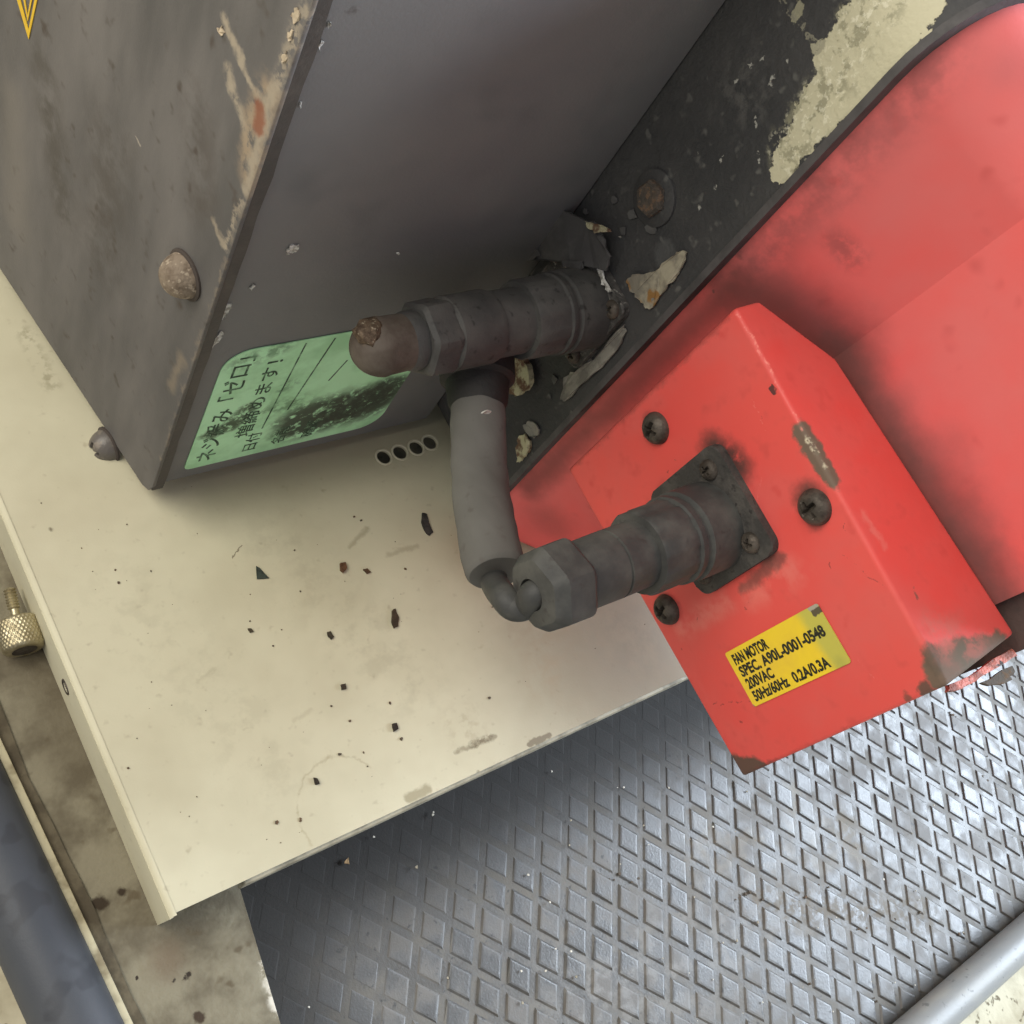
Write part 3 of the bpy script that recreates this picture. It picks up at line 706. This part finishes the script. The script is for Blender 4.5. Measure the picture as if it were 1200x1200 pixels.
# torn, curling paint and crust around the upper connector
m_flake = M('loose_black_paint', lin(86, 85, 84), .6, lin(74, 72, 72), 70, .4, .6, bump=.3, bs=500)
m_greyflake = M('grey_primer_flake', lin(136, 132, 124), .7, lin(110, 106, 100), 120, .4, .6, bump=.5, bs=600)
m_tan = M('rust_streaked_primer', lin(166, 158, 138), .75, lin(126, 120, 108), 90, .4, .6, fine=lin(140, 104, 60), fs=130, flo=.55, fhi=.66, bump=.5, bs=500)
m_crust = M('pale_crust', lin(178, 172, 142), .85, lin(104, 80, 64), 170, .42, .6, bump=.6, bs=500, bdist=.0010)
fX = lambda d: (lambda x, y: onX(x, y, XM - d))
for pxs, d, t, mt, nm in (
        (((612, 290), (636, 235), (652, 238), (675, 252), (700, 262), (716, 300), (712, 318), (690, 312), (664, 306), (640, 305), (606, 303)), .0060, .0011, m_flake, 'paint_flake'),
        (((603, 300), (614, 279), (622, 284), (634, 300), (620, 306), (604, 305)), .0074, .0008, m_flake, 'paint_flake'),
        (((658, 305), (684, 306), (683, 316), (676, 320), (668, 318)), .0074, .0008, m_flake, 'paint_flake'),
        (((735, 330), (742, 322), (768, 318), (788, 300), (800, 294), (806, 296), (800, 312), (790, 330), (775, 345), (766, 360), (757, 361), (752, 352), (745, 348)), .0008, .0010, m_tan, 'primer_patch'),
        (((657, 466), (662, 442), (678, 432), (700, 418), (732, 380), (735, 388), (720, 415), (690, 445), (664, 470)), .0008, .0010, m_greyflake, 'primer_patch'),
        (((606, 528), (608, 512), (616, 508), (623, 520), (621, 530), (612, 540), (607, 542)), .0008, .0014, m_crust, 'crust'),
        (((614, 498), (620, 493), (630, 498), (633, 508), (626, 512), (616, 506)), .0008, .0012, m_greyflake, 'crust'),
        (((587, 418), (598, 420), (620, 418), (626, 440), (622, 455), (612, 463), (602, 460), (596, 440)), .003, .0050, m_crust, 'crust'),
        (((686, 260), (700, 262), (715, 268), (716, 272), (702, 273), (690, 268)), .0074, .0010, m_crust, 'crust'),
        (((700, 315), (704, 313), (717, 340), (714, 342), (706, 330)), .0045, .0008, m_chip, 'paint_chip')):
    finish(nm, prism(ragged([onX(x, y, XM - d) for x, y in pxs], .0006, 4), (-t * .55, 0, 0)), mt, motor, smooth=False)
# small dark and grey scabs of paint and grime round the connector
for mt, cnt in ((m_flake, 34), (m_greyflake, 9)):
    bm = bmesh.new()
    for _ in range(cnt):
        P = onX(random.uniform(610, 790), random.uniform(230, 520), XM - .0006)
        if not (.121 < P.y < .170 and .01 < P.z < .24): continue
        r = random.uniform(.0008, .0030) * (.5 if mt is m_greyflake else 1); a0 = random.random() * 6; n = random.randint(6, 9); tx = random.uniform(-.0006, .0001)
        prism([P + Vector((tx * math.cos(a0 + k), r * random.uniform(.5, 1.3) * math.cos(a0 + 6.283 * k / n), r * random.uniform(.5, 1.3) * math.sin(a0 + 6.283 * k / n))) for k in range(n)], (-.0004, 0, 0), bm)
    tag(finish('paint_scabs', bm, mt, motor, smooth=False), kind='stuff')

# ================================================================== RED FAN BOX
X0 = .2467
F_fb, F_ft, F_nt, F_nb = Vector((X0, .0974, .1000)), Vector((X0, .0966, .2078)), Vector((X0, -.0302, .2026)), Vector((X0, -.0338, .1046))
R2, R3, R4 = onZ(890, 352, .2080), onZ(980, 420, .2060), onZ(1190, 742, .2036)
oF = lambda x, y: onX(x, y, X0)
oT = lambda x, y: onZ(x, y, .205)
bare = lin(102, 94, 80); dkg = lin(84, 72, 62); sc = lin(226, 122, 112)
fm = [mark(oT(1140, 770), .0085, bare, b=oT(1105, 790), soft=.3, amt=.95, rough=.8), mark(oT(1178, 755), .006, lin(104, 94, 80), b=oT(1140, 770), soft=.35, amt=.95, rough=.8), mark(oT(1098, 770), .006, lin(98, 84, 72), b=oT(1100, 800), soft=.4, amt=.95, rough=.8),
      mark(oT(1105, 740), .012, lin(196, 108, 98), b=oT(1140, 745), soft=1, amt=.7, grain=(160, .38, .62)), mark(oT(1080, 700), .0016, lin(120, 84, 74), b=oT(1075, 688), soft=.5, amt=.9),
      mark(oF(864, 898), .0055, dkg, b=oF(892, 903), soft=.4, amt=.95, rough=.8), mark(oF(888, 908), .003, lin(120, 62, 56), b=oF(915, 897), soft=.8, amt=.8),
      mark(oF(1086, 810), .0036, lin(96, 74, 64), soft=.4, amt=.95), mark(oF(1064, 818), .0022, lin(112, 74, 64), soft=.6, amt=.8),
      mark(oF(940, 508), .0046, bare, b=oF(978, 560), soft=.35, amt=.95, rough=.7), mark(oF(958, 510), .0040, lin(118, 108, 90), b=oF(986, 556), soft=.3, amt=.9, rough=.6), mark(oF(948, 515), .0022, lin(206, 194, 168), b=oF(980, 555), soft=.6, amt=.9, grain=(420, .46, .56)),
      mark(oF(906, 455), .0013, lin(94, 52, 50), b=oF(908, 460), soft=.3),
      # soot round the flange and the screws
      mark(oF(838, 528), .010, lin(78, 56, 52), b=oF(862, 545), soft=.8, amt=.95, grain=(200, .2, .5)), mark(oF(890, 645), .006, lin(96, 62, 58), b=oF(900, 655), soft=.9, amt=.9), mark(oF(915, 655), .0035, lin(110, 66, 60), b=oF(870, 690), soft=.8, amt=.8),
      mark(oF(765, 500), .0075, lin(100, 62, 58), soft=.8, amt=.8), mark(oF(948, 585), .0085, lin(84, 60, 54), soft=.7, amt=.85), mark(oF(955, 610), .0055, lin(110, 66, 60), soft=.7, amt=.7), mark(oF(782, 712), .0075, lin(84, 62, 58), soft=.6, amt=.9),
      # paler scuffs; pale lines along the ridge paint in its highlight
      mark(oF(800, 735), .007, sc, b=oF(850, 705), soft=1, amt=.8, grain=(110, .35, .6)), mark(oF(880, 700), .008, sc, b=oF(930, 670), soft=1, amt=.6, grain=(110, .38, .6)), mark(oF(960, 680), .010, lin(220, 100, 92), soft=1, amt=.5, grain=(90, .4, .65)),
      mark(oF(985, 650), .0004, lin(170, 70, 66), b=oF(1040, 690), soft=.8, amt=.8), mark(oF(835, 825), .0004, lin(150, 60, 56), b=oF(880, 822), soft=.8, amt=.8),
      mark(oT(1010, 600), .002, sc, b=oT(1040, 640), soft=1, amt=.6), mark(oF(1000, 600), .0010, lin(244, 150, 136), b=oF(1070, 705), soft=.9, amt=.55), mark(oF(864, 366), .0009, lin(246, 150, 136), b=oF(940, 500), soft=.9, amt=.7),
      mark(oF(1000, 860), .003, lin(156, 66, 58), b=oF(920, 892), soft=1, amt=.5), mark(oF(668, 548), .0025, lin(140, 66, 62), b=oF(850, 372), soft=1, amt=.55)]
for _ in range(14):
    P = oF(random.uniform(720, 1080), random.uniform(420, 860))
    if -.028 < P.y < .09 and .108 < P.z < .2: fm.append(mark(P, .0003, lin(232, 132, 124), b=P + Vector((0, random.uniform(-.012, .012), random.uniform(-.012, .012))), soft=.9, amt=.45, grain=(200, .4, .55)))
for _ in range(26):
    x, y = random.uniform(700, 1080), random.uniform(420, 880)
    P = oF(x, y)
    if -.03 < P.y < .094 and .104 < P.z < .204: fm.append(mark(P, random.uniform(.0002, .0006), lin(140, 60, 56), b=P + Vector((0, random.uniform(-.0008, .0008), random.uniform(-.0008, .0008))), soft=.5, amt=.7))
m_red = M('red_paint', lin(225, 82, 76), .42, lin(218, 92, 86), 30, .35, .7, fine=lin(212, 78, 72), fs=120, flo=.56, fhi=.8, bump=.10, bs=380, spec=.4, wave=.08, rvar=.25, marks=fm, warp=.0030, ws=190)
fan = thing('fan_box', (.262, .03, .100), 'bright red sheet metal fan motor box with yellow rating label and a black plug', 'fan box')
bm = bmesh.new()
topv = [F_ft, R2, R3, R4, F_nt]; 
botv = [F_fb, Vector((R2.x, R2.y, .100)), Vector((R3.x, R3.y, .101)), Vector((R4.x, R4.y - .001, .104)), F_nb]
a = [bm.verts.new(p) for p in topv]; b = [bm.verts.new(p) for p in botv]
bm.faces.new(a); bm.faces.new(b[::-1])
for i in range(5): bm.faces.new((a[i], b[i], b[(i + 1) % 5], a[(i + 1) % 5]))
bevel(bm, .0016, 3)
shell = finish('shell', bm, m_red, fan, angle=50)
# torn lower lip at the near end
m_torn = M('torn_red_edge', lin(214, 128, 112), .6, lin(150, 96, 84), 160, .42, .6, fine=lin(70, 56, 50), fs=300, flo=.6, fhi=.68, bump=.7, bs=700, bdist=.001)
tz = .196
pts = [onZ(x, y, tz) for x, y in ((1112, 802), (1140, 790), (1165, 772), (1186, 760), (1192, 768), (1180, 776), (1160, 787), (1142, 800), (1126, 808), (1112, 810))]
sub('torn_lip', prism(ragged(pts, .0003, 2), (0, 0, -.0016)), m_torn, fan, shell)
pts = [onZ(x, y, .190) for x, y in ((1150, 800), (1168, 790), (1186, 780), (1190, 786), (1184, 792), (1186, 797), (1176, 802), (1160, 803))]
sub('torn_scrap', prism(ragged(pts, .0004, 2), (0, 0, -.0012)), m_speck, fan, shell)
# corner screws
sm_fan = screw_mesh('screw', .0058, .0042, m_screw)
for i, (x, y) in enumerate(((765, 503), (951, 596), (778, 716))):
    place('screw', sm_fan, onX(x, y, X0 - .002) + Vector((.002, 0, 0)), AX, fan, None, (.5, .15, .35)[i])
# grime lumps hugging the screws
# receptacle flange, its screws and barrel
FC = Vector((X0, .0472, .1555))
flg = square_flange(FC, .0203, .0032, .0045, m_flange, fan, 'receptacle')
sub('barrel', lathe(LA, AX, [(.002, .0156), (.0165, .0154), (.0172, .0140), (.024, .0130)], 48), m_dark, fan, flg)
for dy, dz in ((-.0137, .0125), (-.0137, -.0137), (.0137, .0125), (.0137, -.0137)):
    place('screw', sm_small, FC + Vector((-.0033, dy, dz)), AX, fan, None, random.random())
finish('paint_chip', prism(ragged([onX(x, y, X0 - .0034) for x, y in ((828, 541), (831, 540), (838, 552), (836, 553))], .0001, 2), (-.0004, 0, 0)), m_chip, fan, smooth=False)
# yellow rating label
c_ = [oF(848, 765), oF(958, 708), oF(998, 772), oF(888, 830)]
z0, z1 = (c_[0].z + c_[3].z) / 2, (c_[1].z + c_[2].z) / 2
y1, y0 = (c_[0].y + c_[1].y) / 2, (c_[2].y + c_[3].y) / 2
m_yl = M('yellow_label', lin(240, 206, 48), .45, lin(232, 196, 56), 60, .4, .7, bump=.04, warp=.0015, ws=200, spec=.4,
         marks=[mark((X0, (y0 + y1) / 2 - .006, z1 - .002), .009, lin(190, 184, 84), b=(X0, y1, z1 - .003), soft=.6, amt=.9), mark((X0, y0 + .001, z1 - .004), .004, lin(176, 170, 80), soft=.8, amt=.7),
                mark((X0, y1, z1 - .002), .0026, lin(172, 164, 146), soft=.2), mark((X0, y1 - .0022, z1 - .0030), .0014, lin(92, 82, 62), b=(X0, y1 - .0025, z1), soft=.25),
                mark((X0, y0, z0), .0014, lin(150, 138, 110), soft=.25), mark((X0, (y0 + y1) / 2 - .001, z0 + .026), .0005, lin(70, 62, 30), soft=.3)])
ylab = finish('label', prism([(X0 - .0002, y, z) for y, z in rounded(y0, y1, z0, z1, (.0009,) * 4, 4)], (-.0003, 0, 0)), m_yl, fan)
W_, H_ = z1 - z0, y1 - y0
def ytext(s, u0, u1, v0, v1, ex=.04):
    bm_ = text_mesh(s, (X0 - .0005, y1 - v1 * H_, z0 + u0 * W_), (0, 0, 1), (0, 1, 0), (u1 - u0) * W_, (v1 - v0) * H_, out=.0001, extra=ex)
    sub('lettering', bm_, m_ink, fan, ylab, smooth=False)
ytext('FAN MOTOR', .05, .43, .075, .270, .045)
ytext('SPEC. A90L-0001-0548', .05, .94, .300, .495)
ytext('200VAC', .05, .34, .525, .715)
ytext('50Hz/60Hz', .05, .43, .75, .94)
ytext('0.2A/0.3A', .48, .84, .75, .94)

# ================================================================== CONNECTORS AND CABLE
def facets(n, dep, ringsel):
    def f(i, th, r):
        if i not in ringsel: return r
        q = (th % (2 * math.pi / n)) / (2 * math.pi / n)
        return r * (1 - dep * (1 if .30 < q < .70 else 0) * 1.0)
    return f
def hexr(ringsel, r_in=1.):
    def f(i, th, r):
        if i not in ringsel: return r
        q = (th + math.pi / 6) % (math.pi / 3) - math.pi / 6
        return min(r * 1.0, r * .90 / math.cos(q))
    return f
UP = (0, .35, 1)
plug_l = thing('fan_cable', (LA.x - .05, LA.y, .10), 'black round plug with grey sleeved cable plugged into the red fan box', 'cable')
finish('coupling_nut', lathe(LA, AX, [(.0185, .0120), (.0185, .0142), (.0193, .0149), (.0212, .0149), (.0217, .0141), (.0352, .0141), (.0364, .0134), (.0366, .0104)], 96, facets(9, .035, (4, 5)), up=UP), m_dark, plug_l)
finish('backshell', lathe(LA, AX, [(.034, .0111), (.0480, .0111), (.0483, .0105), (.0489, .0105), (.0492, .0111), (.0650, .0108), (.0660, .0104)], 56), m_dark, plug_l)
cl = lathe(LA, AX, [(.0635, .0100), (.0640, .0130), (.0652, .0138), (.0745, .0136), (.0785, .0108), (.0795, .0050), (.076, .0044)], 48, hexr((1, 2, 3, 4)), up=UP)
finish('clamp_nut', cl, m_dark, plug_l, angle=25)
# inner cable loop and grey sleeve going up under the upper connector
pe = LA + AX * .076
m_sleeve = M('grey_sleeve', lin(112, 110, 106), .8, lin(98, 96, 92), 26, .4, .65, stretch=(1, .35, .35), bump=.18, bs=900, fine=lin(94, 90, 86), fs=160, flo=.60, fhi=.76, spec=.15)
s_top = onY(560, 476, .124)
def at_depth(x, y, y_): return onY(x, y, y_)
P1 = onY(562, 560, .0985); P2 = onY(572, 630, .074)
sl = spline([s_top, P1, P2, onY(582, 672, .0610)], 12)
finish('sleeve', tube(sl, lambda t: .0099 * (1 if t < .95 else 1 - .12 * ((t - .95) / .05) ** 2), 40, wob=.05), m_sleeve, plug_l)
core = spline([sl[-6], sl[-1] + Vector((-.001, -.002, -.002)), onY(590, 699, .0510), onY(602, 711, .0465), onY(617, 709, .0452), pe + Vector((-.002, 0, 0)), pe + Vector((.006, 0, 0))], 10)
finish('inner_cable', tube(core, .0044, 28), m_dark, plug_l)
gd = (sl[0] - sl[3]).normalized()
finish('cable_gland', lathe(sl[0] - gd * .003, gd, [(.002, .0098), (.004, .0108), (.012, .0118), (.0135, .0138), (.030, .0138), (.031, .010)], 40), M('black_gland', lin(36, 35, 34), .6, lin(48, 46, 45), 80, .4, .65, bump=.4), plug_l)
finish('paint_chip', prism(ragged([onY(x, y, .1135) for x, y in ((563, 484), (568, 481), (575, 481), (574, 483), (568, 485))], .0002, 2), (0, -.0004, .0004)), m_chip, plug_l, smooth=False)

plug_u = thing('upper_plug', (UA.x - .06, UA.y, .11), 'grimy black round plug with rusty brown domed end beside the green label', 'connector')
finish('coupling_nut', lathe(UA, AX, [(.0175, .0130), (.0175, .0146), (.0185, .0152), (.0203, .0152), (.0208, .0145), (.0335, .0145), (.0348, .0138), (.0350, .0115)], 96, facets(9, .03, (4, 5)), up=UP), m_dark2, plug_u)
finish('backshell', lathe(UA, AX, [(.033, .0119), (.0475, .0119), (.0478, .0124), (.050, .0131), (.066, .0129), (.0672, .0120)], 64), m_dark2, plug_u)
finish('clamp_nut', lathe(UA, AX, [(.0665, .0120), (.0668, .0130), (.068, .0135), (.0765, .0132), (.0780, .0118), (.078, .009)], 48, hexr((1, 2, 3, 4)), up=(0, -.2, 1)), m_dark2, plug_u, angle=25)
finish('collar', lathe(UA, AX, [(.077, .0096), (.0785, .0101), (.0815, .0100), (.0830, .0094)], 40), m_dark2, plug_u)
m_dome = M('rusty_rubber', lin(94, 85, 77), .65, lin(76, 66, 58), 70, .4, .65, bump=.3, bs=700, marks=[mark(UA + AX * .1035 + Vector((0, .001, .0075)), .0045, lin(120, 100, 76), soft=.4, amt=.9, grain=(300, .4, .55))], warp=.003)
dome = [(.074, .0092), (.0900, .0097)] + [(.0900 + .0118 * math.sin(a), .0101 * math.cos(a) + .0001) for a in [math.pi / 2 * k / 9 for k in range(1, 9)]] + [(.1019, 0)]
finish('dome_end', lathe(UA, AX, dome, 40), m_dome, plug_u, angle=60)
# corroded lump on the dome
bm = bmesh.new(); bmesh.ops.create_icosphere(bm, subdivisions=3, radius=1)
lc = Vector((XM - .0965, .1452, .1475))
m_lump = M('corroded_metal', lin(106, 90, 74), .55, lin(76, 62, 50), 300, .42, .6, fine=lin(160, 148, 128), fs=650, flo=.62, fhi=.68, metal=.4, bump=.6, bs=700, bdist=.0008)
for v in bm.verts:
    d = v.co.copy(); v.co = lc + Vector((d.x * .0052, d.y * .0050, d.z * .0034)) * (1 + .28 * mnoise.noise(d * 2.0) + .05 * mnoise.noise(d * 6))
finish('corroded_clamp', bm, m_lump, plug_u, angle=70)
bm = prism([onZ(x, y, .1498) for x, y in ((443, 379), (459, 375), (456, 385), (446, 389))], (0, 0, -.0026))
finish('clamp_tab', bm, m_greyflake, plug_u, smooth=False)

# ================================================================== THUMBSCREW
kc = onZ(24, 744, Z_L + .010); krad = 23.5 * depth(kc) / 1200
kc.z = Z_L + krad + .0004; kc = on(24, 744, kc, (0, 0, 1))
ts = thing('thumbscrew', (kc.x, kc.y, Z_L), 'small knurled nickel thumbscrew lying on the ledge against the cream plate', 'screw')
m_nick = M('nickel', lin(196, 186, 156), .34, lin(160, 148, 118), 120, .4, .65, metal=.75, bump=.1, bs=800)
kd = (onZ(14, 712, kc.z) - onZ(30, 775, kc.z)); kd = Vector((kd.x * .9, kd.y, .0)).normalized()
L_ = .0125
n_r = 30; n_s = 200
prof = [(-L_ / 2 - .0004, krad * .62), (-L_ / 2 - .0004, krad * .86), (-L_ / 2 + .0006, krad * .98)] + [(-L_ / 2 + .001 + (L_ - .002) * i / n_r, krad) for i in range(n_r + 1)] + [(L_ / 2, krad * .9), (L_ / 2 + .0006, krad * .5)]
def knurl(i, th, r):
    if not 3 <= i < 3 + n_r + 1: return r
    q = (i - 3) / n_r * math.pi * 4
    return r * (1 + .05 * (abs(math.sin(th * 15 + q)) * abs(math.sin(th * 15 - q)) - .5))
knob = finish('knob', lathe(kc, kd, prof, n_s, knurl), m_nick, ts, angle=75)
sub('recess', lathe(kc - kd * (L_ / 2 + .0005), kd, [(0, krad * .60), (-.0001, krad * .55), (.0002, krad * .2)], 32), m_screw, ts, knob)
sh = [(L_ / 2, .0016), (.0105, .0016)] + [(.0105 + .0006 * i, .0024 if i % 2 else .0018) for i in range(14)] + [(.0192, .001)]
finish('shank', lathe(kc, (kd + Vector((0, 0, .18))).normalized(), sh, 20), m_nick, ts, angle=20)

# ================================================================== DEBRIS
def flake(pxs, label, col, name='paint_flake', cat='debris', h=.0007, amp=.00012, z=0.):
    P = [onZ(x, y, z) for x, y in pxs]
    c = sum(P, Vector()) / len(P)
    bm_ = prism(ragged(P, amp, 2), (0, 0, h))
    o = finish(name, bm_, M(name, col, .7, tuple(c_ * .6 for c_ in col), 400, .4, .6, bump=.6, bs=900), None, smooth=False)
    return tag(o, label, cat, 'dirt fragments scattered on the cream plate')
flake(((300, 664), (304, 666), (315, 678), (301, 679)), 'dark green triangular paint flake lying flat on the cream plate', lin(62, 70, 62))
flake(((494, 602), (500, 603), (503, 615), (507, 624), (503, 628), (497, 622), (493, 612)), 'largest ragged dark grey fragment on the cream plate, left of the grey cable sleeve', lin(70, 66, 62), amp=.0004)
flake(((398, 661), (404, 660), (406, 667), (402, 672), (398, 669)), 'round brown rust crumb on the cream plate right of the dark green triangular flake', lin(104, 72, 50), 'rust_crumb', h=.0015)
flake(((425, 668), (430, 667), (434, 671), (430, 673)), 'tiny brown rust crumb just right of the round brown crumb', lin(96, 70, 50), 'rust_crumb', h=.001)
flake(((459, 716), (463, 714), (467, 724), (466, 735), (461, 737), (458, 729)), 'tall dark brown crumb on the cream plate below and right of the rust crumbs', lin(74, 60, 44), 'rust_crumb', amp=.0003, h=.001)
flake(((383, 741), (387, 740), (391, 747), (388, 750), (384, 746)), 'small slanted dark sliver on the cream plate left of the tall brown crumb', lin(66, 58, 44))
flake(((290, 737), (294, 737), (297, 741), (293, 742)), 'small slanted dark sliver on the cream plate below the green triangular flake', lin(70, 62, 46))
flake(((459, 849), (464, 848), (466, 855), (461, 858)), 'small black crumb on the cream plate near its front edge', lin(58, 48, 38), 'rust_crumb', h=.0012)
flake(((367, 912), (371, 913), (374, 919), (369, 920)), 'small black crumb inside the faint ring stain on the cream plate', lin(58, 50, 40), 'rust_crumb', h=.0012)
flake(((399, 803), (404, 802), (405, 808), (400, 809)), 'small dark crumb near the middle of the cream plate above the ring stain', lin(70, 60, 46), 'rust_crumb', h=.0012)
bm = bmesh.new()
def crumb(P, r):
    n = random.randint(5, 7); a0 = random.random() * 6
    pts = [P + Vector((r * random.uniform(.5, 1.2) * math.cos(a0 + 2 * math.pi * k / n), r * random.uniform(.5, 1.2) * math.sin(a0 + 2 * math.pi * k / n), 0)) for k in range(n)]
    prism(pts, (0, 0, r * .7), bm)
for _ in range(70):
    x, y = random.uniform(30, 780), random.uniform(540, 1040)
    P = onZ(x, y, 0)
    if P.x < .083 or P.y < .018 or P.y > .2: continue
    crumb(P, random.choice((.00018, .0002, .00025, .0003, .0004)))
for (x, y) in ((139, 683), (135, 668), (293, 668 + 60), (415, 606), (150, 900), (320, 757), (457, 824), (470, 866), (573, 818), (410, 845), (388, 828), (324, 964), (352, 960), (475, 667), (555, 668), (352, 693), (345, 645), (423, 610), (398, 884), (426, 882), (352, 962)):
    crumb(onZ(x, y, 0), random.uniform(.0004, .0008))
tag(finish('grit', bm, m_speck, None, smooth=False), 'fine dark grit scattered over the cream plate', 'grit', kind='stuff')
bm = bmesh.new()
for (x, y) in ((438, 981), (362, 1180), (488, 1016), (611, 1138), (669, 1115), (675, 1145), (612, 1175), (508, 952), (507, 955)):
    crumb(onZ(x, y, Z_M + .002), random.uniform(.0005, .0009))
for _ in range(60):
    P = onZ(random.uniform(500, 1200), random.uniform(880, 1200), Z_M + .0016)
    if P.y > -.20: crumb(P, random.uniform(.0003, .0007))
m_wcr = M('pale_crumbs', lin(210, 204, 190), .7, lin(150, 140, 120), 60, .4, .6, bump=.3)
tag(finish('pale_grit', bm, m_wcr, None, smooth=False), 'fine pale crumbs scattered over the dark rubber mat', 'grit', kind='stuff')
bm = bmesh.new()
for (x, y) in ((728, 1023), (742, 1030), (720, 1031), (880, 1047), (868, 1052), (897, 1052), (1075, 1028), (1080, 1068), (1052, 1075), (1030, 1172), (1130, 1095), (950, 1050), (965, 1040), (1110, 835), (1117, 840), (1150, 912), (1163, 890), (1122, 930), (945, 1150), (1010, 1090)):
    for _ in range(2):
        crumb(onZ(x + random.uniform(-7, 7), y + random.uniform(-4, 4), Z_M + .0004), random.uniform(.0004, .0011))
tag(finish('dark_grit', bm, m_speck, None, smooth=False), 'dark dirt crumbs caught between the studs of the mat', 'grit', kind='stuff')
flake(((404, 1009), (408, 1005), (409, 1013), (403, 1012)), 'tiny tan chip on the dark mat just in front of the cream plate', lin(170, 140, 100), z=Z_M + .0016)['group'] = 'chips on the mat'
